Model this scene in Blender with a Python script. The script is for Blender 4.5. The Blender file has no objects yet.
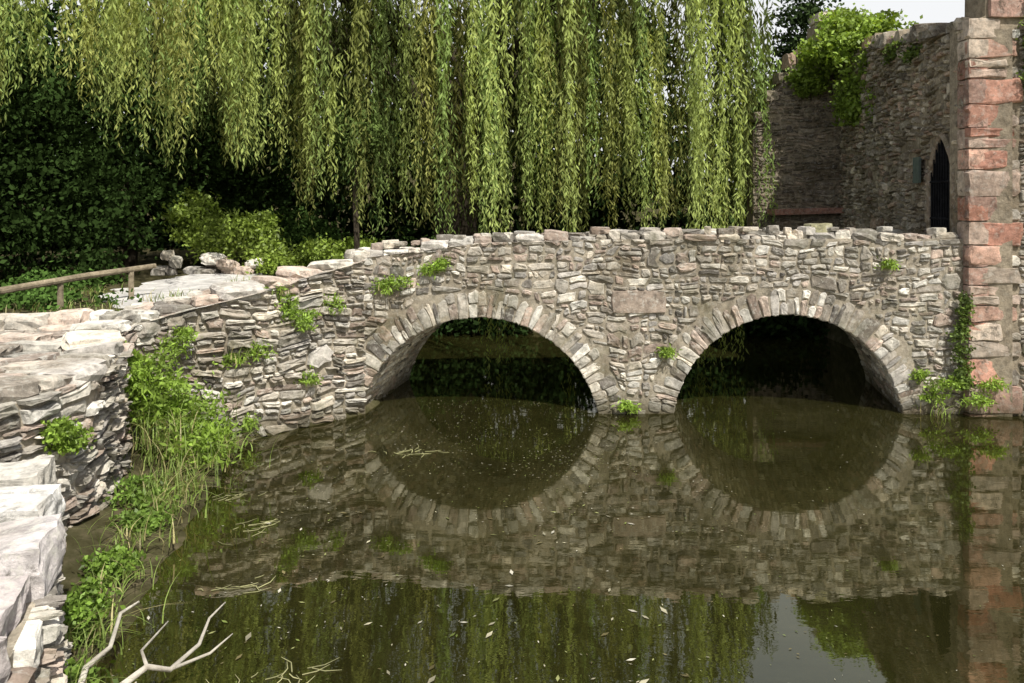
import bpy, math, random
import numpy as np
from mathutils import Vector, noise
R=random.Random(7); rng=np.random.default_rng(7)
scene=bpy.context.scene
U=R.uniform

# ---------------------------------------------------------------- helpers
def empty(name):
    o=bpy.data.objects.new(name,None); scene.collection.objects.link(o); return o
class Acc:
    def __init__(s): s.v=[]; s.f=[]; s.c=[]
    def add(s,vs,fs,col):
        b=len(s.v); s.v+=vs
        for f in fs: s.f.append(tuple(i+b for i in f)); s.c.append(col)
    def build(s,name,mat,parent=None,smooth=False):
        me=bpy.data.meshes.new(name); me.from_pydata(s.v,[],s.f); me.update()
        ca=me.color_attributes.new('Col','FLOAT_COLOR','CORNER')
        n=np.array([len(f) for f in s.f]); c=np.array([tuple(x[:3])+(1,) for x in s.c],dtype=np.float32)
        ca.data.foreach_set('color',np.repeat(c,n,axis=0).ravel())
        if smooth: me.polygons.foreach_set('use_smooth',np.ones(len(s.f),dtype=bool))
        me.materials.append(mat)
        o=bpy.data.objects.new(name,me); scene.collection.objects.link(o)
        if parent: o.parent=parent
        return o
def norm(a): return a/np.maximum(np.linalg.norm(a,axis=1,keepdims=True),1e-6)
def leafmesh(name,P,D,L,W,C,mat,parent=None):
    N=len(P); D=norm(D); S=norm(np.cross(D,rng.normal(size=(N,3)))); 
    L=np.broadcast_to(L,(N,))[:,None]; W=np.broadcast_to(W,(N,))[:,None]
    V=np.empty((N,4,3),dtype=np.float32)
    V[:,0]=P; V[:,1]=P+D*L*.42+S*W; V[:,2]=P+D*L; V[:,3]=P+D*L*.42-S*W
    me=bpy.data.meshes.new(name)
    me.vertices.add(N*4); me.vertices.foreach_set('co',V.ravel())
    me.loops.add(N*4); me.loops.foreach_set('vertex_index',np.arange(N*4,dtype=np.int32))
    me.polygons.add(N); me.polygons.foreach_set('loop_start',np.arange(0,N*4,4,dtype=np.int32))
    me.update(calc_edges=True)
    ca=me.color_attributes.new('Col','FLOAT_COLOR','CORNER')
    c=np.ones((N,4),dtype=np.float32); c[:,:3]=C
    ca.data.foreach_set('color',np.repeat(c,4,axis=0).ravel())
    me.materials.append(mat)
    o=bpy.data.objects.new(name,me); scene.collection.objects.link(o)
    if parent: o.parent=parent
    return o
def cloud(ells,K,n,cr):
    Ps=[];Bs=[]
    for (c,r) in ells:
        c=np.array(c);r=np.array(r)
        for k in range(K):
            d=rng.normal(size=3); d/=np.linalg.norm(d)
            rad=rng.uniform(.45,1.12)
            cc=c+d*r*rad
            s=cr*rng.uniform(.5,1.4)
            p=cc+rng.normal(size=(n,3))*np.array([s,s,s*.6])
            Ps.append(p); Bs.append(np.full(n,rng.uniform(.5,1.45)))
    return np.concatenate(Ps),np.concatenate(Bs)
def foliage(name,ells,K,n,cr,L,W,col,mat,parent=None,down=0.2):
    P,B=cloud(ells,K,n,cr)
    N=len(P); D=rng.normal(size=(N,3)); D[:,2]-=down
    C=np.array(col)[None]*B[:,None]*rng.uniform(.7,1.3,size=(N,1))
    return leafmesh(name,P,D,L*rng.uniform(.6,1.3,N),W*rng.uniform(.7,1.2,N),C,mat,parent)
def tube(acc,pts,rad,n=8,col=(.1,.08,.06),jit=0.0):
    pts=[Vector(p) for p in pts]; vs=[];fs=[]
    for i,p in enumerate(pts):
        t=(pts[min(i+1,len(pts)-1)]-pts[max(i-1,0)]).normalized()
        a=t.cross(Vector((0.13,.21,1)) if abs(t.z)<.9 else Vector((1,0.1,0))).normalized(); b=t.cross(a)
        for k in range(n):
            an=2*math.pi*k/n; rr=rad[i]*(1+U(-jit,jit))
            vs.append(tuple(p+a*math.cos(an)*rr+b*math.sin(an)*rr))
    for i in range(len(pts)-1):
        for k in range(n):
            fs.append((i*n+k,i*n+(k+1)%n,(i+1)*n+(k+1)%n,(i+1)*n+k))
    fs.append(tuple(range(n))[::-1]); fs.append(tuple(range((len(pts)-1)*n,len(pts)*n)))
    acc.add(vs,fs,col)
def _grid(L):
    vs={};fs=[];m=len(L)-1
    def idx(p):
        p=tuple(round(x,3) for x in p)
        if p not in vs: vs[p]=len(vs)
        return vs[p]
    for ax in range(3):
        for s in (-1,1):
            for i in range(m):
                for j in range(m):
                    q=[]
                    for (a,b) in ((i,j),(i+1,j),(i+1,j+1),(i,j+1)):
                        p=[0,0,0]; p[ax]=s; p[(ax+1)%3]=L[a]; p[(ax+2)%3]=L[b]; q.append(idx(p))
                    fs.append(tuple(q) if s>0 else tuple(q[::-1]))
    return [k for k in vs],fs
G3=_grid([-1,-.4,.4,1]); G9=_grid([-1,-.93,-.7,-.4,-.13,.13,.4,.7,.93,1])
def rock(acc,c,size,rz=0,col=(.3,.27,.23),rnd=.2,jit=.07,tilt=.04,fine=False):
    ca,sa=math.cos(rz),math.sin(rz); tx,ty=U(-tilt,tilt),U(-tilt,tilt); vs=[]
    GV,GF=G9 if fine else G3; sd=U(0,99)
    for p in GV:
        v=Vector(p); m=max(abs(x) for x in p)
        l=v.length; k=1-rnd*(l/ m-1)
        if fine:
            q=Vector((v.x*size[0],v.y*size[1],v.z*size[2]))*k
            nn=noise.noise_vector(Vector((q.x*2.6+sd,q.y*2.6,q.z*2.6)))*.055+noise.noise_vector(Vector((q.x*11+sd,q.y*11,q.z*11)))*.028
            x,y,z=q.x+nn.x,q.y+nn.y,q.z+nn.z*.8
        else: x,y,z=[v[i]*k*(1+U(-jit,jit))*size[i] for i in range(3)]
        z+=x*tx+y*ty
        vs.append((c[0]+x*ca-y*sa,c[1]+x*sa+y*ca,c[2]+z))
    acc.add(vs,GF,col)

# ---------------------------------------------------------------- materials
def mat(name):
    m=bpy.data.materials.new(name); m.use_nodes=True; nt=m.node_tree; nt.nodes.clear()
    return m,nt,nt.nodes.new,nt.links.new
def ramp(nt,els):
    r=nt.nodes.new('ShaderNodeValToRGB'); e=r.color_ramp.elements
    e[0].position,e[0].color=els[0][0],els[0][1]+(1,)
    e[1].position,e[1].color=els[-1][0],els[-1][1]+(1,)
    for p,c in els[1:-1]:
        x=e.new(p); x.color=c+(1,)
    return r
def g(v): return (v,v,v)
def mixc(nt,kind,a,b,fac=1.0):
    m=nt.nodes.new('ShaderNodeMix'); m.data_type='RGBA'; m.blend_type=kind
    for s,x in ((6,a),(7,b),(0,fac)):
        if isinstance(x,(int,float,tuple)): m.inputs[s].default_value=x if not isinstance(x,tuple) else x+(1,)
        else: nt.links.new(x,m.inputs[s])
    return m.outputs[2]
def noi(nt,co,scale,detail=5,rough=.6,dist=0):
    n=nt.nodes.new('ShaderNodeTexNoise'); n.inputs['Scale'].default_value=scale
    n.inputs['Detail'].default_value=detail; n.inputs['Roughness'].default_value=rough; n.inputs['Distortion'].default_value=dist
    nt.links.new(co,n.inputs['Vector']); return n.outputs['Fac']
def diffuse(nt,c,rough=.6,normal=None):
    d=nt.nodes.new('ShaderNodeBsdfDiffuse'); nt.links.new(c,d.inputs['Color']); d.inputs['Roughness'].default_value=rough
    if normal is not None: nt.links.new(normal,d.inputs['Normal'])
    return d.outputs[0]
def stone_mat(name,attr=True,base=(.3,.27,.22),stain=True,bump=.6,lich=.5,green=.0,dark=.7):
    m,nt,N,Lk=mat(name)
    geo=N('ShaderNodeNewGeometry'); co=geo.outputs['Position']
    if attr:
        a=N('ShaderNodeAttribute'); a.attribute_name='Col'; c=a.outputs['Color']
    else:
        rg=N('ShaderNodeRGB'); rg.outputs[0].default_value=base+(1,); c=rg.outputs[0]
    r1=ramp(nt,[(.25,g(.45)),(.5,g(1.02)),(.75,g(1.55))]); n9=noi(nt,co,9,5,.72); Lk(n9,r1.inputs[0])
    c=mixc(nt,'MULTIPLY',c,r1.outputs[0])
    nb=noi(nt,co,1.1,3,.65)
    r1=ramp(nt,[(.3,(.60,.57,.52)),(.5,g(1.)),(.7,g(1.28))]); Lk(nb,r1.inputs[0])
    c=mixc(nt,'MULTIPLY',c,r1.outputs[0])
    r2=ramp(nt,[(.52,g(0)),(.66,g(lich))]); Lk(noi(nt,co,13,3,.7),r2.inputs[0])
    c=mixc(nt,'MIX',c,(.62,.60,.53),r2.outputs[0])
    r3=ramp(nt,[(.55,g(0)),(.67,g(dark))]); Lk(noi(nt,co,5,6,.8,.6),r3.inputs[0])
    c=mixc(nt,'MIX',c,(.08,.072,.055),r3.outputs[0])
    if green:
        r4=ramp(nt,[(.52,g(0)),(.68,g(green))]); Lk(noi(nt,co,2.3,4,.7),r4.inputs[0])
        c=mixc(nt,'MIX',c,(.10,.105,.04),r4.outputs[0])
    if stain:
        sp=N('ShaderNodeSeparateXYZ'); Lk(co,sp.inputs[0])
        ad=N('ShaderNodeMath'); ad.operation='MULTIPLY_ADD'; Lk(nb,ad.inputs[0]); ad.inputs[1].default_value=-.6; Lk(sp.outputs[2],ad.inputs[2])
        mr=N('ShaderNodeMapRange'); Lk(ad.outputs[0],mr.inputs[0]); mr.inputs[1].default_value=-.28; mr.inputs[2].default_value=.06; mr.inputs[3].default_value=.75; mr.inputs[4].default_value=0
        c=mixc(nt,'MIX',c,(.07,.06,.03),mr.outputs[0])
    b=N('ShaderNodeBump'); b.inputs['Strength'].default_value=bump; b.inputs['Distance'].default_value=.03
    Lk(noi(nt,co,15,7,.75),b.inputs['Height'])
    o=N('ShaderNodeOutputMaterial'); Lk(diffuse(nt,c,.7,b.outputs[0]),o.inputs[0]); return m
def leaf_mat(name,tr=.35,gl=False):
    m,nt,N,Lk=mat(name)
    a=N('ShaderNodeAttribute'); a.attribute_name='Col'; o=N('ShaderNodeOutputMaterial')
    if gl:
        p=N('ShaderNodeBsdfPrincipled'); Lk(a.outputs['Color'],p.inputs['Base Color']); p.inputs['Roughness'].default_value=.5; p.inputs['Specular IOR Level'].default_value=.35; s=p.outputs[0]
    else: s=diffuse(nt,a.outputs['Color'],0)
    if tr:
        t=N('ShaderNodeBsdfTranslucent'); Lk(mixc(nt,'MULTIPLY',a.outputs['Color'],(1.4,1.3,.6)),t.inputs['Color'])
        x=N('ShaderNodeMixShader'); x.inputs[0].default_value=tr; Lk(s,x.inputs[1]); Lk(t.outputs[0],x.inputs[2]); s=x.outputs[0]
    Lk(s,o.inputs[0]); return m
def plain_mat(name,els,scale=6,rough=.9,bump=.4,attr=False,dist=.02):
    m,nt,N,Lk=mat(name); geo=N('ShaderNodeNewGeometry'); co=geo.outputs['Position']
    r=ramp(nt,els); Lk(noi(nt,co,scale,6,.7),r.inputs[0]); c=r.outputs[0]
    r1=ramp(nt,[(.3,g(.65)),(.7,g(1.25))]); Lk(noi(nt,co,scale*.13,4,.6),r1.inputs[0]); c=mixc(nt,'MULTIPLY',c,r1.outputs[0])
    if attr:
        a=N('ShaderNodeAttribute'); a.attribute_name='Col'; c=mixc(nt,'MULTIPLY',c,a.outputs['Color'])
    b=N('ShaderNodeBump'); b.inputs['Strength'].default_value=bump; b.inputs['Distance'].default_value=dist; Lk(noi(nt,co,scale*4,5,.7),b.inputs['Height'])
    o=N('ShaderNodeOutputMaterial'); Lk(diffuse(nt,c,.5,b.outputs[0]),o.inputs[0]); return m
M_stone=stone_mat('rubble_stone',bump=.9,green=.35); M_mortar=stone_mat('mortar',False,(.36,.315,.245),bump=1.0,lich=.3,green=.3)
M_ruin=stone_mat('ruin_stone',lich=.4,bump=.9,green=.45); M_ruinm=stone_mat('ruin_mortar',False,(.32,.27,.2),bump=1,lich=.1)
M_sand=stone_mat('red_sandstone',lich=.3,bump=.7,dark=.8)
M_slab=stone_mat('granite_slab',lich=.8,bump=.9,stain=False,dark=.7)
M_leaf=leaf_mat('leaf',.3,True); M_willow=leaf_mat('willow_leaf',.35); M_dark=leaf_mat('dark_leaf',0)
M_ground=plain_mat('ground_soil',[(.3,(.04,.035,.016)),(.5,(.065,.06,.03)),(.7,(.12,.10,.06))],5)
M_path=plain_mat('path_gravel',[(.3,(.42,.40,.37)),(.6,(.56,.54,.51)),(.75,(.68,.65,.61))],22,bump=.5)
M_bark=plain_mat('bark',[(.3,(.03,.024,.016)),(.7,(.11,.09,.065))],9,bump=.9)
M_wood=plain_mat('weathered_wood',[(.3,(.16,.13,.085)),(.7,(.44,.37,.26))],12,bump=.8)
M_drift=plain_mat('bleached_wood',[(.3,(.36,.32,.26)),(.7,(.70,.66,.57))],14,bump=.6)
M_iron=plain_mat('black_iron',[(.3,(.012,.012,.014)),(.7,(.03,.03,.032))],20,bump=.1)
M_sign=plain_mat('sign_plate',[(.3,(.10,.13,.11)),(.7,(.16,.19,.16))],8,bump=.05)
M_float=plain_mat('floating_debris',[(.3,(.7,.7,.7)),(.7,(1,1,1))],20,attr=True,bump=.0)

# ---------------------------------------------------------------- palettes
def lit(c,v): return tuple(x*v for x in c)
PAL=[(.47,.425,.36),(.41,.375,.32),(.47,.385,.32),(.60,.56,.485),(.33,.29,.24),(.50,.465,.40),(.42,.335,.275),(.21,.19,.165),(.54,.485,.40),(.44,.41,.37),(.63,.60,.54)]
PALR=[(.40,.34,.26),(.45,.385,.29),(.31,.265,.205),(.42,.31,.23),(.52,.46,.37)]
PALS=[(.45,.255,.19),(.42,.28,.225),(.49,.32,.245),(.40,.31,.25),(.43,.23,.17),(.46,.385,.31)]
def pick(p,a=.58,b=1.28): return lit(R.choice(p),U(a,b))

# ---------------------------------------------------------------- stone walls
class Path:
    def __init__(s,pts,zt,smooth=True):
        P=[];Z=[];n=len(pts)
        for i in range(n-1):
            p0,p1,p2,p3=[Vector(pts[max(0,min(n-1,j))]) for j in (i-1,i,i+1,i+2)]
            for k in range(12):
                t=k/12
                if smooth: q=.5*((2*p1)+(p2-p0)*t+(2*p0-5*p1+4*p2-p3)*t*t+(3*p1-p0-3*p2+p3)*t**3)
                else: q=p1.lerp(p2,t)
                P.append((q.x,q.y)); Z.append(zt[i]*(1-t)+zt[i+1]*t)
        P.append(tuple(pts[-1])); Z.append(zt[-1])
        s.P=np.array(P); s.Z=np.array(Z); d=np.diff(s.P,axis=0); l=np.linalg.norm(d,axis=1)
        s.u=np.concatenate([[0],np.cumsum(l)]); s.L=s.u[-1]
        T=np.gradient(s.P,axis=0); T/=np.linalg.norm(T,axis=1,keepdims=True); s.N=np.stack([T[:,1],-T[:,0]],1)
    def zt(s,u): return float(np.interp(u,s.u,s.Z))
    def fr(s,u,v,d):
        x=np.interp(u,s.u,s.P[:,0]);y=np.interp(u,s.u,s.P[:,1]);nx=np.interp(u,s.u,s.N[:,0]);ny=np.interp(u,s.u,s.N[:,1])
        return (float(x+nx*d),float(y+ny*d),v)
    def ang(s,u):
        nx=np.interp(u,s.u,s.N[:,0]);ny=np.interp(u,s.u,s.N[:,1]); return math.atan2(nx,-ny)
def stone_poly(acc,poly,fr,depth,col,rough=.35):
    n=len(poly); cu=sum(p[0] for p in poly)/n; cv=sum(p[1] for p in poly)/n
    vs=[];fs=[]
    tu,tv=U(-.10,.10),U(-.10,.10)
    for inset,dd in ((0,-.05),(.003,depth*.4),(.018,depth*.95),(.055,depth)):
        for (a,b) in poly:
            du,dv=cu-a,cv-b; l=math.hypot(du,dv)+1e-6; k=min(inset,.5*l)/l
            j=0 if dd<0 else U(-rough,rough)*depth*.7
            vs.append(fr(a+du*k,b+dv*k,(dd+j+((a-cu)*tu+(b-cv)*tv if dd>0 else 0))))
    vs.append(fr(cu,cv,depth*(1+U(-.3,.4))))
    for r in range(3):
        for k in range(n): fs.append((r*n+k,r*n+(k+1)%n,(r+1)*n+(k+1)%n,(r+1)*n+k))
    for k in range(n): fs.append((3*n+k,3*n+(k+1)%n,4*n))
    acc.add(vs,fs,col)
def rect_poly(a,c,b,d,gap=.009,kc=(.08,.38),jj=.14):
    a+=gap*U(.4,1.6);c+=gap*U(.4,1.5);b-=gap*U(.4,1.6);d-=gap*U(.4,1.5)
    w=b-a;h=d-c
    if w<.03 or h<.02: return None
    k=lambda:min(w,h)*U(*kc)
    pts=[(a+k(),c)]
    if w>.18: pts+=[(a+w*U(.4,.6),c)]
    pts+=[(b-k(),c),(b,c+k())]
    if h>.16: pts+=[(b,c+h*U(.4,.6))]
    pts+=[(b,d-k()),(b-k(),d)]
    if w>.18: pts+=[(a+w*U(.4,.6),d)]
    pts+=[(a+k(),d),(a,d-k())]
    if h>.16: pts+=[(a,c+h*U(.4,.6))]
    pts+=[(a,c+k())]
    j=min(.026,min(w,h)*jj)
    return [(x+U(-j,j),y+U(-j,j)) for x,y in pts]
def rubble(acc,path,u0,u1,z0,pal,hm=.19,wm=.36,band=(.26,.6),depth=(.012,.045),arches=(),mask=None,warp=.07,fr=None,zt=None,gap=.013):
    fr=fr or path.fr; zt=zt or path.zt
    zmax=max(zt(u0+(u1-u0)*i/60) for i in range(61)); v=z0; seed=U(0,99)
    def emit(a,c,b,d):
        p=rect_poly(a,c,b,d,gap)
        if not p: return
        q=[]
        for x,y in p:
            y+=warp*noise.noise(Vector((x*1.3,y*1.6,seed)))*1.7+.035*noise.noise(Vector((x*5,y*5,seed+3))); x+=warp*.6*noise.noise(Vector((x*2,y*2.5,seed+9)))+.06*noise.noise(Vector((x*4,y*6,seed+5)))
            x=max(u0,min(u1,x)); q.append((x,min(y,zt(x))))
        p=q; cu=sum(t[0] for t in p)/len(p); cv=sum(t[1] for t in p)/len(p)
        if max(t[1] for t in p)-min(t[1] for t in p)<.03: return
        if mask and mask(cu,cv): return
        for (ax,az,r) in arches:
            if math.hypot(cu-ax,cv-az)<r: return
            q=[]
            for x,y in p:
                l=math.hypot(x-ax,y-az)
                if l<r+.008: x=ax+(x-ax)/l*(r+.008); y=az+(y-az)/l*(r+.008)
                q.append((x,y))
            p=q
        stone_poly(acc,p,fr,U(*depth),pick(pal))
    def bsp(a,c,b,d):
        w=b-a;h=d-c
        big=R.random()<.16
        if h>hm*U(.5,1.5) and not(big and h<hm*2.2) and h>.08: t=c+h*U(.28,.72); bsp(a,c,b,t); bsp(a,t,b,d)
        elif w>wm*U(.4,1.4)*(1 if h>.08 else .8): t=a+w*U(.25,.75); bsp(a,c,t,d); bsp(t,c,b,d)
        else: emit(a,c,b,d)
    while v<zmax:
        h=U(*band); u=u0
        while u<u1:
            w=U(wm*.8,wm*2.6)
            if u1-(u+w)<wm*.5: w=u1-u
            bsp(u,v,u+w,v+h); u+=w
        v+=h
def backing(acc,path,z0,th,col,step=1,off=0.0):
    vs=[];fs=[];n=len(path.u)
    for i in range(n):
        u=path.u[i];z=path.Z[i]-.01
        for (d,zz) in ((off,z0),(off,z),(-th,z),(-th,z0)): vs.append(path.fr(u,zz,d))
    for i in range(n-1):
        for k in range(4): fs.append((i*4+k,i*4+(k+1)%4,(i+1)*4+(k+1)%4,(i+1)*4+k))
    fs+= [(0,1,2,3),tuple((n-1)*4+k for k in (3,2,1,0))]
    acc.add(vs,fs,col)
def caps(acc,path,u0,u1,pal,wr=(.18,.5),hr=(.07,.16),th=.24,off=-.2,skip=.0,rnd=.25,jit=.12,lo=.62,hi=1.28):
    u=u0
    while u<u1:
        w=U(*wr);h=U(*hr)
        if R.random()>skip:
            x,y,_=path.fr(u+w/2,0,off+U(-.03,.03))
            rock(acc,(x,y,path.zt(u+w/2)+h/2-.05),(w/2*1.02,th*U(.8,1.1),h/2),path.ang(u+w/2)+U(-.1,.1),pick(pal,lo,hi),rnd=rnd,jit=jit,tilt=.1)
        u+=w

SK=.2; YB=12.0; T=2.3
AR=[(-.5,-.39,1.84),(4.14,-.25,1.74)]
bridge=empty('stone_arch_bridge')
def bz(x): return float(np.interp(x,[-2.4,-1.2,-.5,1.3,4,6.8],[2.31,2.46,2.56,2.61,2.62,2.62]))
acc=Acc(); secs=[]; edges=[]
for ax,az,r in AR:
    a=math.sqrt(r*r-az*az); edges.append((ax-a,ax+a,ax,az,r))
secs.append((-2.45,-.9))
for e0,e1,ax,az,r in edges:
    secs.append((e0,-.9)); secs.append((e0+.0001,0))
    th0=math.asin(-az/r)
    for k in range(1,48):
        th=math.pi-th0-(math.pi-2*th0)*k/48; secs.append((ax+r*math.cos(th),az+r*math.sin(th)))
    secs.append((e1-.0001,0)); secs.append((e1,-.9))
secs.append((6.85,-.9))
vs=[];fs=[]
for (x,z) in secs:
    zt=bz(x); zd=zt-.75
    for (t,zz) in ((0,z),(0,zt),(.42,zt),(.42,zd),(T-.4,zd),(T-.4,zt-.05),(T,zt-.05),(T,z)): vs.append((x+SK*t,YB+t,zz))
for i in range(len(secs)-1):
    for k in range(8): fs.append((i*8+k,i*8+(k+1)%8,(i+1)*8+(k+1)%8,(i+1)*8+k))
fs.append(tuple(range(8))); fs.append(tuple(len(vs)-8+k for k in range(8))[::-1])
acc.add(vs,fs,(.3,.27,.2)); acc.build('masonry_core',M_mortar,bridge)
RING=.44
acc=Acc()
def frB(u,v,d): return (u,YB-d,v)
rubble(acc,None,-2.45,6.74,-.25,PAL,arches=[(a,b,r+RING-.03) for a,b,r in AR],fr=frB,zt=bz)
for ax,az,r in AR:
    th=-.1
    while th<math.pi+.1:
        w=U(.06,.17)/(r+.15); l=(RING-.03)*U(.62,1.0); g0=.007/r
        a0,a1=th+g0,th+w-g0
        if R.random()<.3: l*=.6; segs=[(0,l),(l+.015,RING-.04)]
        else: segs=[(0,l)]
        for s0,s1 in segs:
            sh=U(-.025,.025)/r
            q=[(ax+rr*math.cos(t),az+rr*math.sin(t)) for rr,t in ((r+s0-.01,a0),(r+(s0+s1)/2,a0-.004+sh/2),(r+s1-.03,a0+sh),(r+s1,a0+w*.25+sh),(r+s1-U(0,.03),a1-w*.25+sh),(r+s1-.04,a1+sh),(r+(s0+s1)/2,a1+.002+sh/2),(r+s0-.01,a1),(r+s0-.012,(a0+a1)/2))]
            q=[(x+U(-.012,.012),z+U(-.012,.012)) for x,z in q][::-1]
            stone_poly(acc,q,frB,U(.012,.042),pick(PAL))
        th+=w
acc.build('face_stones',M_stone,bridge)
acc=Acc()
for ax,az,r in AR:
    def frI(u,v,d,ax=ax,az=az,r=r):
        th=v/r; rr=r-d*.6
        return (ax+SK*u+rr*math.cos(th),YB+u,az+rr*math.sin(th))
    rubble(acc,None,0.03,T-.03,-.3,PAL,hm=.13,wm=.42,fr=frI,zt=lambda u:math.pi*r+.3,depth=(.01,.035),warp=.02)
acc.build('vault_stones',M_stone,bridge)
acc=Acc()
class BP:
    def fr(s,u,v,d): return (u,YB-d,v)
    def zt(s,u): return bz(u)+.035*noise.noise(Vector((u*1.3,0,0)))
    def ang(s,u): return 0
bp=BP(); caps(acc,bp,-2.45,6.7,PAL,wr=(.12,.5),hr=(.10,.2),th=.22,off=-.19,lo=.8,hi=1.35)
for k in range(34):
    x=U(-2.4,6.6); rock(acc,(x,YB+U(.08,.3),bz(x)+U(.09,.15)),(U(.05,.16),U(.07,.14),U(.03,.07)),U(-.4,.4),pick(PAL))
class BP2(BP):
    def fr(s,u,v,d): return (u+SK*T,YB+T-d,v)
caps(acc,BP2(),-2.45,6.3,PAL,wr=(.2,.5),hr=(.06,.12),off=.2)
rock(acc,(4.66,YB+.2,2.75),(.17,.16,.10),.05,(.33,.31,.19),rnd=.12)
acc.build('parapet_cap_stones',M_stone,bridge)
acc=Acc(); 
stone_poly(acc,[(1.5,1.52),(1.9,1.5),(2.3,1.52),(2.32,1.7),(2.3,1.84),(1.9,1.86),(1.49,1.84),(1.48,1.7)],frB,.055,(.32,.26,.21),.1)
acc.build('panel_stone',M_stone,bridge)

# ---------------------------------------------------------------- retaining wall (left)
ret=empty('retaining_wall')
PA=Path([(-7.2,4.9),(-5.4,5.5),(-4.35,6.4),(-4.05,7.5),(-4.3,8.8),(-4.75,9.6),(-4.45,10.2),(-3.6,10.68),(-2.98,11.25),(-2.45,11.8),(-2.2,12.0)],
        [1.5,1.5,1.52,1.5,1.5,1.60,1.72,1.92,2.10,2.25,2.31])
acc=Acc(); backing(acc,PA,-.9,.5,(.25,.2,.15)); acc.build('wall_core',M_mortar,ret)
acc=Acc(); rubble(acc,PA,0,PA.L,-.3,PAL,hm=.15,wm=.46,depth=(.02,.1),warp=.07); acc.build('wall_stones',M_stone,ret)
acc=Acc(); caps(acc,PA,0,PA.L,PAL,wr=(.25,.65),hr=(.12,.2),th=.3,off=-.24,lo=.8,hi=1.35)
caps(acc,PA,0,4.6,PAL,wr=(.3,.7),hr=(.1,.16),th=.28,off=-.75,lo=.8,hi=1.3); acc.build('cap_stones',M_stone,ret)
pier=empty('stone_pier')
PB=Path([(-2.1,2.4),(-2.3,3.6),(-2.52,4.3),(-2.85,4.85),(-3.05,5.3),(-3.5,5.7),(-4.6,6.1)],[1.03]*7)
acc=Acc(); backing(acc,PB,-.9,.9,(.25,.2,.15),off=-.04); acc.build('pier_core',M_mortar,pier)
acc=Acc(); rubble(acc,PB,0,PB.L,-.3,PAL,hm=.19,wm=.36,band=(.3,.5),depth=(.03,.1),warp=.06); acc.build('pier_stones',M_stone,pier)
acc=Acc()
for c,s,a,col in [((-3.85,5.66,1.14),(.50,.22,.12),.35,(.58,.55,.49)),((-3.54,5.10,1.12),(.54,.29,.13),.30,(.76,.74,.70)),((-3.12,4.46,1.12),(.50,.29,.14),.38,(.56,.52,.50)),((-2.92,3.90,1.09),(.46,.27,.13),.25,(.50,.45,.43)),((-2.72,3.35,1.08),(.45,.25,.12),.2,(.52,.47,.45)),((-2.6,2.9,1.1),(.45,.2,.12),.15,(.46,.42,.40)),((-4.6,5.35,1.1),(.5,.3,.12),.2,(.6,.57,.53)),((-4.15,4.65,1.12),(.5,.33,.14),.2,(.6,.56,.53)),((-3.9,3.9,1.1),(.5,.4,.12),.2,(.45,.42,.38))]:
    rock(acc,c,s,a,col,rnd=.05,tilt=.05,fine=True)
acc.build('top_slabs',M_slab,pier)
acc=Acc(); 
y=5.6
while y<10.6:
    d=U(.28,.55); x=-9.5
    while x<-4.6-(.25 if y<9.5 else .1):
        w=U(.3,.8)
        rock(acc,(x+w/2,y+d/2+U(-.06,.06),1.475+U(-.04,.05)+.03*(y-6)/4),(w/2*.95,d/2*.93,.07),U(-.2,.2),pick([(.46,.38,.31),(.42,.37,.31),(.48,.40,.335),(.36,.30,.25),(.5,.47,.41)]),rnd=.15,tilt=.06,jit=.1)
        x+=w
    y+=d
acc.build('flagstone_terrace',M_slab)
acc=Acc(); x=-8.6
while x<-4.4:
    w=U(.2,.55); rock(acc,(x+w/2,10.45+U(-.1,.1),1.60+.03*(x+8)/3),(w/2,.22,U(.09,.16)),U(-.25,.25),pick(PAL),jit=.14,rnd=.3); 
    if R.random()<.7: rock(acc,(x+w/2,10.15+U(-.15,.15),1.58),(w/2.6,.16,U(.06,.12)),U(-.4,.4),pick(PAL),jit=.14,rnd=.3)
    x+=w
for _ in range(46):
    x=U(-5.2,-2.6); y=float(np.interp(x,[-5.2,-4.4,-3.6,-2.6],[10.6,10.75,11.3,12.2]))+U(0,.45)
    rock(acc,(x,y,float(np.interp(x,[-5.2,-2.6],[1.62,2.1]))+U(-.05,.05)),(U(.1,.24),U(.1,.2),U(.06,.12)),U(-.6,.6),pick(PAL,.8,1.3),jit=.14,rnd=.3,tilt=.12)
acc.build('kerb_stone_row',M_stone)
acc=Acc(); x=-8.3
while x<-6.2:
    w=U(.22,.55)
    for z in (1.58,1.76,1.9)[:R.choice((1,2,3,3))]: rock(acc,(x+w/2+U(-.15,.15),18.3+U(-.2,.2),z+U(-.04,.04)),(w/2,.25,.12),U(-.4,.4),pick(PAL,.9,1.4),rnd=.4,jit=.18,tilt=.15)
    x+=w
acc.build('low_stone_wall',M_stone)

# ---------------------------------------------------------------- ruin
ruin=empty('ruined_castle_wall')
X0=6.80
PFx=Path([(X0,11.88),(7.03,11.88),(7.07,11.88),(11.5,11.88)],[5.85,5.95,8.6,9.4],False)
acc=Acc(); backing(acc,PFx,-.9,.55,(.2,.17,.13))
PS=Path([(8.5,21.0),(7.54,16.0),(X0,11.92)],[7.2,6.25,5.75],False)
backing(acc,PS,-.9,.6,(.2,.17,.13))
PBk=Path([(6.15,20.4),(7.0,20.35),(7.1,20.33),(7.7,20.3),(7.75,20.3),(8.5,20.3)],[5.0,6.4,6.6,6.8,7.7,8.0],False)
backing(acc,PBk,-.9,.7,(.15,.13,.1)); acc.build('wall_core',M_ruinm,ruin)
QW=.72
acc=Acc()
rubble(acc,PFx,QW,4.7,-.3,PAL,hm=.17,wm=.4,warp=.03,depth=(.02,.05))
acc.build('front_face_stones',M_ruin,ruin)
acc=Acc()
Lp=PS.L
du=lambda y:Lp-(y-11.92)*math.hypot(.19,1)
D0,D1=du(13.42),du(12.38)
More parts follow.
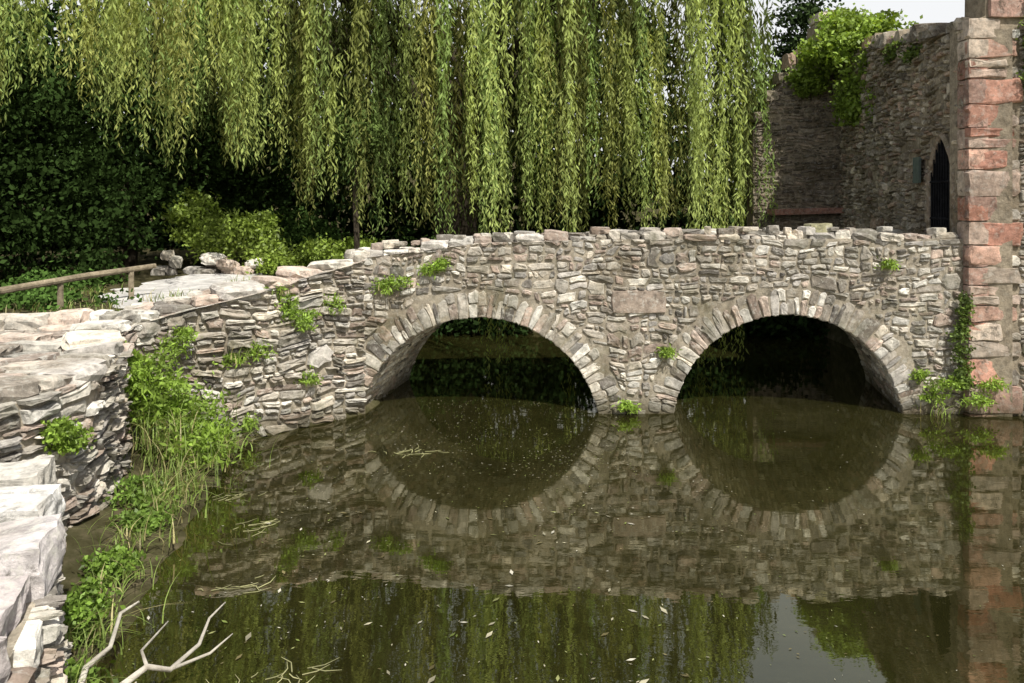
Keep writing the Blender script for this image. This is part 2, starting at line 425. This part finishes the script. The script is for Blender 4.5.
dmask=lambda u,v:(D0-.02<u<D1+.02 and v<4.2+.0)
rubble(acc,PS,0,Lp-.05,.2,PALR,hm=.17,wm=.38,depth=(.015,.08),mask=dmask,warp=.06,gap=.018)
caps(acc,PS,0,Lp-.5,PALR,wr=(.2,.5),hr=(.1,.4),th=.3,off=-.3)
acc.build('side_wall_stones',M_ruin,ruin)
acc=Acc(); rubble(acc,PBk,0,PBk.L,0,[(.29,.25,.19),(.35,.28,.21),(.25,.21,.17)],hm=.13,wm=.36,depth=(.02,.05)); 
caps(acc,PBk,0,PBk.L,PALR,wr=(.2,.45),hr=(.1,.45),th=.35,off=-.3)
rock(acc,(7.4,20.15,2.92),(.95,.16,.07),0,(.40,.22,.165),rnd=.05,jit=.03)
acc.build('back_wall_stones',M_ruin,ruin)
acc=Acc(); z=-.3; k=0
while z<9.2:
    h=U(.24,.42); w=(.78 if k%2 else .56)+U(-.1,.06); x0=X0-.05 if z<5.6 else X0+.28
    if z<5.6:
        sp_=R.random()<.25 and h>.3
        for (zz0,zz1) in (((z,z+h*.5),(z+h*.5,z+h)) if sp_ else ((z,z+h),)):
            p=rect_poly(x0,zz0,x0+w,zz1,.009,(.05,.2),.08); stone_poly(acc,p,lambda u,v,d:(u,11.88-d,v),U(.03,.06),pick(PALS,.75,1.2),.3)
        if w<.66:
            p=rect_poly(x0+w,z,x0+.8,z+h*U(.4,.6),.008); stone_poly(acc,p,lambda u,v,d:(u,11.88-d,v),.035,pick(PAL),.25)
        if z>2.3:
            p=rect_poly(Lp-(.25 if k%2 else .4),z,Lp+.02,z+h,.008)
            stone_poly(acc,p,PS.fr,U(.02,.04),lit(pick(PALS),.9),.25)
        rock(acc,(x0+.16,12.0,z+h/2),(.15,.16,h/2-.006),0,pick(PALS),rnd=.08,jit=.03,tilt=0)
    else:
        rock(acc,(x0+.3,12.05,z+h/2),(.32,.25,h/2-.006),0,pick(PALS),rnd=.08,jit=.03,tilt=0)
    z+=h; k+=1
acc.build('sandstone_quoins',M_sand,ruin)
gate=empty('iron_gate'); acc=Acc()
uc=(D0+D1)/2; hw=(D1-D0)/2-.02; z0=1.95
def topz(s): return 3.55+.62*(1-abs(s)**1.7)
n=16; vs=[];fs=[]
for i in range(n+1):
    s=-1+2*i/n
    for d in (.012,.028):
        vs.append(PS.fr(uc+s*hw,z0,d)); vs.append(PS.fr(uc+s*hw,topz(s),d))
for i in range(n):
    a=i*4;b=a+4
    fs+=[(a+2,b+2,b+3,a+3),(a+1,a+3,b+3,b+1)]
acc.add(vs,fs,(1,1,1)); acc.build('panel',M_iron,gate)
acc=Acc()
for i in range(9):
    s=-.92+1.84*i/8; tube(acc,[PS.fr(uc+s*hw,z0,.05),PS.fr(uc+s*hw,topz(s)+.03,.05)],[.016,.013],6)
for zz in (2.2,2.9,3.5): tube(acc,[PS.fr(uc-hw,zz,.05),PS.fr(uc+hw,zz,.05)],[.02,.02],6)
acc.build('bars',M_iron,gate)
acc=Acc(); ps=[PS.fr(uc+s*(hw+.07),topz(s)+.07,.03) for s in [-1+2*i/12 for i in range(13)]]
ps=[PS.fr(uc-hw-.07,1.9,.03)]+ps+[PS.fr(uc+hw+.07,1.9,.03)]
tube(acc,ps,[.065]*len(ps),6,col=(.3,.24,.18),jit=.1); acc.build('arch_frame',M_ruin,gate)
acc=Acc(); u=du(13.95); vs=[PS.fr(u+a,z,d) for d in (.08,.12) for a,z in ((-.16,3.5),(.16,3.5),(.16,3.95),(-.16,3.95))]
acc.add(vs,[(4,5,6,7),(0,1,5,4),(1,2,6,5),(2,3,7,6),(3,0,4,7)],(1,1,1)); acc.build('information_sign',M_sign)

# ---------------------------------------------------------------- ground
XL_y=[-60,-1,2.4,3.6,4.3,4.9,5.3,5.7,6.4,7.5,8.8,9.6,9.9,10.25,10.68,11.25,11.8,12,14.3,16,18,20,22]
XL_x=[-2.4,-2.4,-2.5,-2.7,-3.0,-3.3,-3.6,-4.6,-4.6,-4.3,-4.55,-5.0,-5.0,-4.7,-3.85,-3.2,-2.65,-2.45,-2.2,-3.0,-4.5,-7,-9]
SH_x=[-2.0,-2.0,-2.0,-2.2,-2.5,-2.75,-2.85,-2.85,-2.95,-3.1,-3.3,-3.5,-3.55,-3.6,-3.5,-2.95,-2.4,-2.2,-1.9,-2.6,-4.0,-6,-8]
def sm(a,b,x): t=max(0,min(1,(x-a)/(b-a))); return t*t*(3-2*t)
def gh(x,y):
    n=noise.noise(Vector((x*.5,y*.5,0)))*.12
    xl=np.interp(y,XL_y,XL_x); sh=np.interp(y,XL_y,SH_x)+.12*noise.noise(Vector((y*2.2,0,7)))
    land=1.5+ .35*sm(-5.2,-2.6,x)*(1-sm(13.6,16,y))*sm(10.2,11,y)-.05*(1-sm(10.2,11,y))
    land+= sm(30,60,y)*5*(1-sm(5,20,x)) + (n if y<400 else 0)*.6*sm(13,15,y)
    if x<xl-.3: z=land
    elif x<xl-.05 : z=land+(.35-land)*((x-xl+.3)/.25) if y<12 else land*(1-sm(xl-.3,xl+.1,x))+.2
    elif x<sh: z=.30*(1-(x-xl+.05)/(sh-xl+.05))+n*.3
    else: z=-.8*sm(sh,sh+.4,x)
    if y>18: 
        t=sm(18.6,20.2,y); z=max(z,-.8+(1.9+n)*t+.4*sm(20,24,y)) if x<9 else z
    if y>28: z=max(z,land)
    if y<-.6: z=max(z,-.8+2.3*(1-sm(-2.0,-.8,y)))
    if x>7.4 and y>12.4: z=max(z,1.5)
    if x>28: z=max(z,-.8+2.3*sm(28,30,x))
    return z
gx=[-900,-400,-200,-100,-60,-40,-30,-25,-20]+list(np.arange(-18,-9,.6))+list(np.arange(-9,-1.6,.1))+list(np.arange(-1.6,12,.4))+[13,15,18,22,26,28,28.5,29,30,32,40,60,100,200,400,900]
gy=[-900,-300,-100,-40,-15,-6,-3,-2,-1.8,-1.5,-1.2,-1,-.8,-.6,0,1,2]+list(np.arange(2.4,20,.14))+list(np.arange(20,24,.3))+[25,26,28,30,33,36,40,45,50,60,80,120,200,400,900]
vs=[(float(x),float(y),float(gh(x,y))) for y in gy for x in gx]; nx=len(gx)
fs=[(j*nx+i,j*nx+i+1,(j+1)*nx+i+1,(j+1)*nx+i) for j in range(len(gy)-1) for i in range(nx-1)]
acc=Acc(); acc.add(vs,fs,(.1,.1,.1)); acc.build('ground',M_ground,smooth=True)
PP=[(-3.7,12.9,.7),(-4.6,13.0,.85),(-5.5,13.4,1.1),(-6.1,14.3,1.25),(-6.5,15.6,1.2),(-6.55,17,1.0),(-6.2,18.4,.8),(-5.6,20,.8),(-5,23,.8)]
pc=[Vector((p[0],p[1],0)) for p in PP]; pw=[p[2] for p in PP]
vs=[];fs=[];rows=0;NS=15
for i in range(len(pc)-1):
    for k in range(10):
        t=k/10;c=pc[i].lerp(pc[i+1],t);w=pw[i]*(1-t)+pw[i+1]*t
        d0=(pc[min(i+1,len(pc)-1)]-pc[max(i-1,0)]).normalized();d1=(pc[min(i+2,len(pc)-1)]-pc[i]).normalized();d=d0.lerp(d1,t);nn=Vector((-d.y,d.x,0)).normalized()
        for j in range(NS):
            s=-1+2*j/(NS-1)
            q=c+nn*s*w*(1+(.3*noise.noise(c*3+nn*s*3) if abs(s)>.8 else 0)); vs.append((q.x,q.y,gh(q.x,q.y)+.02-(.06 if abs(s)==1 else 0)))
        rows+=1
for r in range(rows-1):
    for k in range(NS-1): fs.append((r*NS+k,r*NS+k+1,(r+1)*NS+k+1,(r+1)*NS+k))
acc=Acc(); acc.add(vs,fs,(1,1,1)); acc.build('gravel_path',M_path,smooth=True)

# ---------------------------------------------------------------- water
m,nt,N,Lk=mat('pond_water'); geo=N('ShaderNodeNewGeometry'); co=geo.outputs['Position']
r=ramp(nt,[(.3,(.012,.012,.003)),(.55,(.022,.021,.006)),(.75,(.038,.036,.012))]); Lk(noi(nt,co,.9,5,.65),r.inputs[0])
mp=N('ShaderNodeMapping'); mp.inputs['Scale'].default_value=(.7,1.6,1); Lk(co,mp.inputs[0])
b=N('ShaderNodeBump'); b.inputs['Strength'].default_value=.15; b.inputs['Distance'].default_value=.006
ma=N('ShaderNodeMath'); ma.operation='MULTIPLY_ADD'; Lk(noi(nt,mp.outputs[0],9,3,.5),ma.inputs[0]); ma.inputs[1].default_value=.3; Lk(noi(nt,mp.outputs[0],2.6,3,.5,.4),ma.inputs[2]); Lk(ma.outputs[0],b.inputs['Height'])
p=N('ShaderNodeBsdfPrincipled'); Lk(r.outputs[0],p.inputs['Base Color']); p.inputs['Roughness'].default_value=.012; p.inputs['IOR'].default_value=2.7; p.inputs['Specular Tint'].default_value=(.98,.95,.70,1)
Lk(b.outputs[0],p.inputs['Normal']); o=N('ShaderNodeOutputMaterial'); Lk(p.outputs[0],o.inputs[0])
acc=Acc(); acc.add([(-9.5,-2.2,0),(30,-2.2,0),(30,24,0),(-9.5,24,0)],[(0,1,2,3)],(1,1,1)); acc.build('pond_water',m)

P=[];D=[];Ls=[];C=[]
def fl(n,x0,x1,y0,y1,l,cols,th=.35):
    for _ in range(n):
        x,y=U(x0,x1),U(y0,y1)
        if x<np.interp(y,XL_y,SH_x)+.03: continue
        if noise.noise(Vector((x*.8,y*.8,3)))<U(-.5,th): continue
        P.append((x,y,.006)); a=U(0,6.28); D.append((math.cos(a),math.sin(a),0)); Ls.append(l*U(.4,1.4)); C.append(lit(R.choice(cols),U(.5,1.3)))
cl=[(.42,.39,.27),(.28,.29,.12),(.55,.52,.42),(.2,.17,.08),(.14,.12,.06),(.2,.25,.07)]
fl(2600,-2.4,1.6,9.2,12.8,.024,cl); fl(1500,-3.2,2.5,3.5,9.8,.026,cl); fl(900,2,8,4.5,12.5,.022,cl); fl(170,-3,1.2,4,8.5,.065,cl); fl(40,-3,1.2,4,7,.10,[(.5,.47,.38),(.42,.39,.27)])
n=len(P);P=np.array(P);D=np.array(D);Ls=np.array(Ls);C=np.array(C)
S=np.stack([-D[:,1],D[:,0],D[:,2]],1)*(Ls*.17)[:,None]; acc=Acc()
for i in range(n):
    q=[P[i]-D[i]*Ls[i]/2,P[i]+S[i],P[i]+D[i]*Ls[i]/2,P[i]-S[i]]; acc.add([tuple(map(float,a)) for a in q],[(0,1,2,3)],tuple(C[i]))
for cx,cy,cnt in ((-2.5,7.8,18),(-1.5,5.3,14),(-1.35,10.1,20),(-1.9,4.9,14),(-2.3,6.6,10),(-2.9,8.6,14)):
    for _ in range(cnt):
        a=R.gauss(.5,.9);l=U(.06,.24);x,y=cx+R.gauss(0,.16),cy+R.gauss(0,.1)
        tube(acc,[(x,y,.004),(x+l*.5*math.cos(a),y+l*.5*math.sin(a),.008),(x+l*math.cos(a+.3),y+l*math.sin(a+.3),.004)],[.004,.004,.002],4,col=lit((.36,.35,.18),U(.5,1.3)))
acc.build('floating_leaves',M_float)

# ---------------------------------------------------------------- willow
wil=empty('weeping_willow_tree')
cx,cy,rx,ry=-2.3,21.8,9.4,5.2
Pl=[];Dl=[];Cl=[];Ll=[]
def strand(x,y,zt,zb_,ox,oy,col,dens=.072,sc=1.0):
    n=int((zt-zb_)/dens)
    if n<4: return
    t=np.linspace(0,1,n); z=zt-(zt-zb_)*t
    bow=.9*(1-np.exp(-(zt-z)*.9))
    ph=rng.uniform(0,6,2)
    X=x+ox*bow+.07*np.sin(z*1.3+ph[0]); Y=y+oy*bow+.07*np.sin(z*1.1+ph[1])
    p=np.stack([X,Y,z],1)+rng.normal(size=(n,3))*.02
    d=rng.normal(size=(n,3))*.5; d[:,2]=-1
    Pl.append(p);Dl.append(d);Ll.append(rng.uniform(.13,.24,n)*(1-.35*t)*sc); Cl.append(np.array(col)[None]*rng.uniform(.7,1.3,(n,1)))
def zbot(x): return float(np.interp(x,[-14,-9,-8,-7,-5.5,-4,-2,7.2],[5.2,5.0,4.7,4.2,3.6,2.7,2.2,2.1]))
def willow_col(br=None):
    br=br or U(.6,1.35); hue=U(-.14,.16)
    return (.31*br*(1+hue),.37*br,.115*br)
x=-11.6
while x<cx+rx:
    x+=U(.10,.36)
    e=max(.1,1-((x-cx)/rx)**2)
    yf=cy-ry*math.sqrt(e)
    y=yf+abs(R.gauss(0,.8))+.9*max(0,noise.noise(Vector((x*.9,0,5)))+.1)*2.6
    ztop=R.choice((U(4.6,7),U(7,10),U(9,10.2),U(9,10.2)))
    rr=min(1,math.hypot((x-cx)/rx,(y-cy)/ry))
    ztop=min(ztop,7.4+3.6*math.sqrt(max(0,1-rr*rr))+U(-.3,.6))
    zb0=zbot(x)+U(-.25,.9)+.6*noise.noise(Vector((x*1.2,y,1)))
    if ztop-zb0<1: continue
    ox,oy=(x-cx)/rx*.5,-.5
    col=willow_col(); sg=U(.05,.15)
    for s in range(R.randint(7,12)):
        strand(x+R.gauss(0,sg)-ox*.9,y+R.gauss(0,sg)-oy*.9,ztop+U(-.8,.2),zb0+abs(R.gauss(0,.6)),ox,oy,col)
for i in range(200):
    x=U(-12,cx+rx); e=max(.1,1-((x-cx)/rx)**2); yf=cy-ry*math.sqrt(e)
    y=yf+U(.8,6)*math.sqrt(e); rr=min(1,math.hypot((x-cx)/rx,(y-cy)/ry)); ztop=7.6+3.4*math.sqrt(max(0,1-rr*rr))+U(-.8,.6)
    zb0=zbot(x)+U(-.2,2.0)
    col=willow_col(U(.22,.5))  # inner fronds: shade inside the crown is put into a darker leaf colour
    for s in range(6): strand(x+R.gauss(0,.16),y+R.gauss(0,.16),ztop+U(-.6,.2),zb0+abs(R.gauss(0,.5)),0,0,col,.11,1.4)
for i in range(105):
    x=U(-10.5,-5.2); y=U(13.8,16.3); zb0=float(np.interp(x,[-10.5,-8,-7,-5.2],[4.8,4.7,4.2,4.3]))+U(-.6,1.6)
    if noise.noise(Vector((x*1.1,y*.6,8)))<U(-.35,.15): continue
    col=willow_col(U(.8,1.3))
    for s in range(6): strand(x+R.gauss(0,.1),y+R.gauss(0,.1),8.6+U(-.8,.3),zb0+abs(R.gauss(0,.5)),0,0,col)
for px_,py_ in ((3.5,15.1),(3.75,15.0),(4.0,15.2),(4.2,15.0),(-.45,15.0),(-.2,15.1),(3.6,15.4),(1.1,15.5)):
    for s in range(7): strand(px_+R.gauss(0,.07),py_+R.gauss(0,.1),7.5,U(.02,.6),0,0,(.42,.5,.16),.06,.85)  # fronds behind the arches: light painted in as a brighter leaf colour
Pl=np.concatenate(Pl);Dl=np.concatenate(Dl);Ll=np.concatenate(Ll);Cl=np.concatenate(Cl)
leafmesh('hanging_fronds',Pl,Dl,Ll,Ll*.12,Cl,M_willow,wil)
acc=Acc(); tube(acc,[(-1.5,22.5,.6),(-1.6,22.4,2.5),(-1.3,22.3,4.5),(-1.5,22.2,6.5)],[.75,.58,.5,.4],12,jit=.08)
for a in range(9):
    an=a*.7+.2; r1=U(.55,.9); tube(acc,[(-1.4,22.3,4+U(0,1.5)),(-1.4+math.cos(an)*rx*.3,22.2+math.sin(an)*ry*.3,7),(cx+math.cos(an)*rx*.6,cy+math.sin(an)*ry*.6,9),(cx+math.cos(an)*rx*r1,cy+math.sin(an)*ry*r1,8.8)],[.26,.18,.1,.03],8,jit=.1)
tube(acc,[(-1.4,22.3,6),(-4.5,19,8.5),(-7,16.5,9.0),(-9,14.5,8.5)],[.26,.18,.1,.03],8,jit=.1)
tube(acc,[(-.9,22.2,6),(1.5,18.5,8.6),(3.6,15.6,7.9)],[.2,.12,.03],8,jit=.1)
acc.build('trunk_and_limbs',M_bark,wil)
tr=empty('young_tree'); acc=Acc()
tube(acc,[(-3.55,18.1,.9),(-3.5,18.1,2.0),(-3.55,18.1,3.2),(-3.5,18.1,4.2)],[.08,.07,.06,.04],8,col=(.3,.2,.12)); acc.build('trunk',M_bark,tr)
foliage('crown',[((-3.5,18.1,4.6),(.7,.6,.8))],50,26,.16,.12,.035,(.09,.13,.035),M_dark,tr)

# ---------------------------------------------------------------- dark trees & bushes
ells=[]
for i in range(15):
    x=-30+i*2.7; ells.append(((x,27+U(-1,1.5),3.4+U(-.5,.8)),(2.3,1.6,3.0))); 
    if x<4: ells.append(((x+1,29+U(-1,1),7.6+U(-.8,.6)),(2.5,1.8,2.8)))
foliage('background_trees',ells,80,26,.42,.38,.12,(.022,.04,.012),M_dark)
def tree(name,base,ells,K,n,cr,L,W,col,mt,r=.16):
    e=empty(name); foliage('crown',ells,K,n,cr,L,W,col,mt,e)
    acc=Acc(); bx,by,bz_=base; tops=[c for c,_ in ells]
    tube(acc,[(bx,by,bz_-.2),(bx+.05,by,bz_+1),(bx-.03,by,bz_+2)],[r*1.2,r,r*.8],9,jit=.06)
    for c in tops: tube(acc,[(bx-.02,by,bz_+1.2),((bx+c[0])/2,(by+c[1])/2,(bz_+1.5+c[2])/2+.2),c],[r*.6,r*.4,r*.15],6)
    acc.build('trunk',M_bark,e); return e
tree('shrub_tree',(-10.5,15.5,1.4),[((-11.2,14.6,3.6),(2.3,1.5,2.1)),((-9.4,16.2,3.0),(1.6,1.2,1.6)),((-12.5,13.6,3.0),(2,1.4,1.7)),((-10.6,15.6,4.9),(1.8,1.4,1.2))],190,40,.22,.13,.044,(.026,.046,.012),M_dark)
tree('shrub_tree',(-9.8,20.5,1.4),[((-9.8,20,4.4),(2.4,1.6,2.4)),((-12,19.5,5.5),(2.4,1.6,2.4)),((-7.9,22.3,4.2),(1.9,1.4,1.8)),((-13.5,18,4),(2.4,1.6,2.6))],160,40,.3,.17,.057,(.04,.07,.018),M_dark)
foliage('ivy_ground_cover',[((-8.9,12.7,1.5),(2.4,1.2,.22)),((-8.7,15.3,1.5),(.7,2.0,.3)),((-11,12.5,1.6),(2,1.5,.3))],240,28,.14,.09,.035,(.065,.12,.026),M_dark)
foliage('bush',[((-6.9,18.9,2.35),(.7,.6,.5)),((-7.7,19.4,2.75),(.55,.6,.6)),((-6.2,19.4,2.5),(.4,.4,.35)),((-5.8,19.0,1.95),(.4,.4,.3))],75,36,.13,.12,.035,(.26,.35,.065),M_leaf)
foliage('bush',[((-4.4,18.6,1.95),(.55,.5,.32)),((-3.6,18.8,1.95),(.4,.5,.3)),((-5.3,18.2,1.75),(.3,.4,.2))],60,34,.12,.10,.032,(.24,.33,.055),M_leaf)
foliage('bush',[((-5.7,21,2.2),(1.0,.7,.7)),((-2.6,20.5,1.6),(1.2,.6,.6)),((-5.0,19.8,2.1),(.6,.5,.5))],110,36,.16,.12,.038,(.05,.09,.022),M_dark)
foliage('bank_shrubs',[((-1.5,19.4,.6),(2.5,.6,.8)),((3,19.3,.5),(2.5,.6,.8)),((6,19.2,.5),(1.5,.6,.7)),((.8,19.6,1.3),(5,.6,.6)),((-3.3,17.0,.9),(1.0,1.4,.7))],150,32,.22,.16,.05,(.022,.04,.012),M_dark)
tree('distant_tree',(11.0,30,1.5),[((11.0,30,8.6),(1.0,1.2,2.6)),((10.0,31,6),(1.6,1.2,2))],130,40,.28,.2,.06,(.045,.07,.025),M_dark)
foliage('ivy',[((8.1,18.9,6.9),(.85,.6,.7)),((7.6,19.4,6.8),(.5,.5,.4)),((8.5,18.3,6.9),(.45,.5,.5)),((8.1,17.7,6.0),(.24,.5,.6)),((7.9,18.6,5.5),(.16,.5,.6)),((8.3,19.6,7.5),(.7,.5,.35)),((8.0,17.2,5.3),(.08,.3,.4)),((7.45,20.1,6.2),(.35,.2,.3))],66,34,.12,.11,.042,(.24,.34,.055),M_leaf)
foliage('ivy',[((7.7,11.75,5.6),(.14,.1,.5)),((7.68,11.75,5.0),(.1,.08,.3)),((7.8,11.7,6.1),(.2,.12,.4))],40,30,.05,.055,.022,(.18,.26,.05),M_leaf)
foliage('ivy',[((6.70,11.84,1.55),(.07,.05,.3)),((6.66,11.84,1.0),(.09,.05,.35)),((6.68,11.82,.6),(.1,.06,.25))],22,24,.04,.05,.02,(.13,.19,.04),M_leaf)
foliage('ivy',[((7.2,14.2,5.8),(.1,.4,.12)),((7.45,15.6,6.1),(.1,.5,.14))],30,20,.06,.07,.028,(.14,.2,.04),M_leaf)

def grass(name,spots,col,mt=M_leaf):
    acc=Acc()
    for (c,n,h,spr) in spots:
        for _ in range(n):
            a=U(0,6.28);b=Vector((c[0]+R.gauss(0,spr),c[1]+R.gauss(0,spr),c[2]+U(-.03,.03)));hh=h*U(.5,1.2);ln=U(.35,1.1)*hh;w=U(.004,.010)
            d=Vector((math.cos(a),math.sin(a),0));d=(d+Vector((.5,-.3,0))*.6); s=Vector((-d.y,d.x,0)).normalized(); vs=[]
            for k in range(6):
                t=k/5; q=b+d*ln*t*t+Vector((0,0,hh*(t-.6*t*t*ln/hh))); ww=w*(1-t*.95); vs+= [tuple(q-s*ww),tuple(q+s*ww)]
            acc.add(vs,[(2*k,2*k+1,2*k+3,2*k+2) for k in range(5)],lit(col if R.random()<.7 else (.46,.41,.2),U(.6,1.4)))
    return acc.build(name,mt)
W1=(.25,.37,.06)
foliage('weed_clump',[((-4.2,9.3,1.0),(.34,.3,.42)),((-3.9,9.5,.62),(.45,.3,.34)),((-4.4,9.1,1.2),(.22,.22,.24)),((-3.6,9.3,.4),(.35,.4,.2))],60,26,.08,.10,.016,W1,M_leaf)
foliage('weed_clump',[((-3.8,8.2,.22),(.2,.4,.14)),((-3.55,7.6,.15),(.2,.25,.10))],26,24,.06,.065,.018,(.17,.27,.05),M_leaf)
foliage('weed_clump',[((-3.05,5.7,.30),(.15,.18,.18)),((-3.3,6.6,.2),(.18,.22,.10)),((-2.8,5.1,.12),(.08,.12,.1))],28,28,.05,.05,.016,(.19,.30,.05),M_leaf)
foliage('weed_clump',[((-3.95,7.15,1.05),(.14,.16,.10)),((-3.98,7.0,1.18),(.1,.1,.07))],30,24,.035,.05,.016,W1,M_leaf)
ferns=[((-3.26,11.0,2.0),.15),((-3.12,11.05,1.85),.1),((-3.4,10.72,1.2),.17),((-3.72,10.55,1.08),.14),((-4.3,10.1,1.35),.17),((-4.15,10.15,1.5),.1),((-2.6,11.55,1.72),.12),((-1.9,11.9,1.92),.18),((-1.7,11.92,2.0),.12),((-1.22,11.92,2.18),.11),((-1.05,11.92,2.26),.08),((-2.85,11.25,.7),.10),((-2.97,11.1,1.5),.14),((-3.1,11.05,1.68),.12),((-2.9,11.2,1.6),.1),((2.3,11.92,.95),.08),((1.77,11.9,.15),.09),((-3.5,10.65,.25),.10),((-4.25,9.95,.9),.12),((6.3,11.88,.35),.15),((6.45,11.8,.5),.13),((6.8,11.75,.25),.17),((6.05,11.9,.6),.08),((7.05,11.75,.5),.11),((5.6,11.9,2.25),.04)]
foliage('wall_fern',[(c,(r*U(1.0,1.8),r*.5,r*U(.5,.9))) for c,r in ferns],20,15,.045,.07,.012,W1,M_leaf,down=.4)
grass('grass_tufts',[((-4.0,9.3,.4),190,.8,.28),((-3.7,9.2,.2),200,.65,.25),((-3.6,8.5,.1),190,.5,.22),((-3.5,7.9,.1),120,.4,.2),((-3.4,7.2,.1),70,.35,.18),((-3.2,6.4,.1),60,.3,.15),((-3.0,5.6,.1),100,.4,.14),((-2.8,5.0,.1),40,.3,.1),((6.4,11.85,0),30,.4,.12),((-3.6,9.9,0.05),80,.4,.15),((-1.8,11.95,1.9),20,.25,.08),((-3.2,11.0,1.9),20,.25,.08),((-3.55,10.62,1.1),30,.3,.12),((-7.6,14.2,1.5),160,.25,.35),((-5.0,12.0,1.7),120,.25,.3),((-6.2,11.8,1.5),140,.22,.4),((-7.3,12.5,1.5),140,.22,.4),((-5.2,16,1.5),120,.3,.35)],(.26,.35,.09))

# ---------------------------------------------------------------- railing
rail=empty('wooden_railing'); acc=Acc()
pts=[(-6.25,14.0,2.05),(-6.8,12.8,1.99),(-7.35,11.5,1.9),(-8.0,10.0,1.84)]
tube(acc,pts,[.045,.05,.053,.055],10,jit=.06); acc.build('top_rail',M_wood,rail)
acc=Acc()
for x,y,z in [(-6.45,13.55,1.99),(-7.0,12.4,1.93),(-7.8,10.5,1.84)]: tube(acc,[(x,y,1.2),(x,y,z)],[.05,.045],8,jit=.06)
acc.build('posts',M_wood,rail)
acc=Acc()
tube(acc,[(-2.75,4.6,.05),(-2.66,4.85,.14),(-2.5,4.98,.12),(-2.35,5.15,.2),(-2.22,5.2,.15),(-2.12,5.42,.19),(-2.1,5.55,.3),(-2.06,5.75,.31)],[.03,.027,.028,.021,.017,.013,.01,.005],8,jit=.25)
tube(acc,[(-2.66,4.85,.12),(-2.72,5.1,.22),(-2.66,5.3,.24),(-2.69,5.5,.36),(-2.62,5.62,.38)],[.022,.02,.016,.012,.006],7,jit=.25)
tube(acc,[(-2.35,5.15,.2),(-2.5,5.4,.16),(-2.45,5.7,.2)],[.014,.010,.005],6,jit=.2)
tube(acc,[(-2.8,4.75,.04),(-2.5,4.7,.12),(-2.25,4.95,.06),(-1.95,5.0,.03)],[.02,.018,.012,.005],6,jit=.2)
tube(acc,[(-2.22,5.2,.15),(-2.0,5.3,.2),(-1.92,5.5,.22)],[.012,.009,.004],6,jit=.2)
tube(acc,[(-2.6,5.0,.08),(-2.4,4.85,.16),(-2.3,4.9,.25)],[.012,.009,.004],6,jit=.2)
acc.build('driftwood_branch',M_drift,smooth=True)

# ---------------------------------------------------------------- light, sky, camera
S=Vector((.36,-.74,1.0)).normalized()
sun=bpy.data.lights.new('sun','SUN'); sun.energy=5.0; sun.angle=math.radians(.5); sun.color=(1,.97,.90)
so=bpy.data.objects.new('sun',sun); scene.collection.objects.link(so); so.rotation_euler=S.to_track_quat('Z','Y').to_euler()
w=bpy.data.worlds.new('World'); scene.world=w; w.use_nodes=True; nt=w.node_tree; nt.nodes.clear()
sky=nt.nodes.new('ShaderNodeTexSky'); sky.sky_type='NISHITA'; sky.sun_disc=False
sky.sun_elevation=math.asin(S.z); sky.sun_rotation=math.atan2(S.x,S.y); sky.dust_density=3
tc=nt.nodes.new('ShaderNodeTexCoord'); sp=nt.nodes.new('ShaderNodeSeparateXYZ'); nt.links.new(tc.outputs['Generated'],sp.inputs[0])
mr=nt.nodes.new('ShaderNodeMapRange'); nt.links.new(sp.outputs[2],mr.inputs[0]); mr.inputs[1].default_value=.25; mr.inputs[2].default_value=.65; mr.inputs[3].default_value=.92; mr.inputs[4].default_value=.0
c=mixc(nt,'MIX',sky.outputs[0],(11.2,11.3,11.4),mr.outputs[0])
bg=nt.nodes.new('ShaderNodeBackground'); bg.inputs[1].default_value=.088; nt.links.new(c,bg.inputs[0])
ow=nt.nodes.new('ShaderNodeOutputWorld'); nt.links.new(bg.outputs[0],ow.inputs[0])
cam=bpy.data.cameras.new('camera'); cam.lens=28.125; cam.sensor_width=36; cam.shift_y=-.138; cam.clip_end=3000
co_=bpy.data.objects.new('camera',cam); scene.collection.objects.link(co_); co_.location=(0,0,3.2); co_.rotation_euler=(math.radians(90),0,0); scene.camera=co_
scene.view_settings.view_transform='Standard'; scene.view_settings.look='None'; scene.view_settings.exposure=0
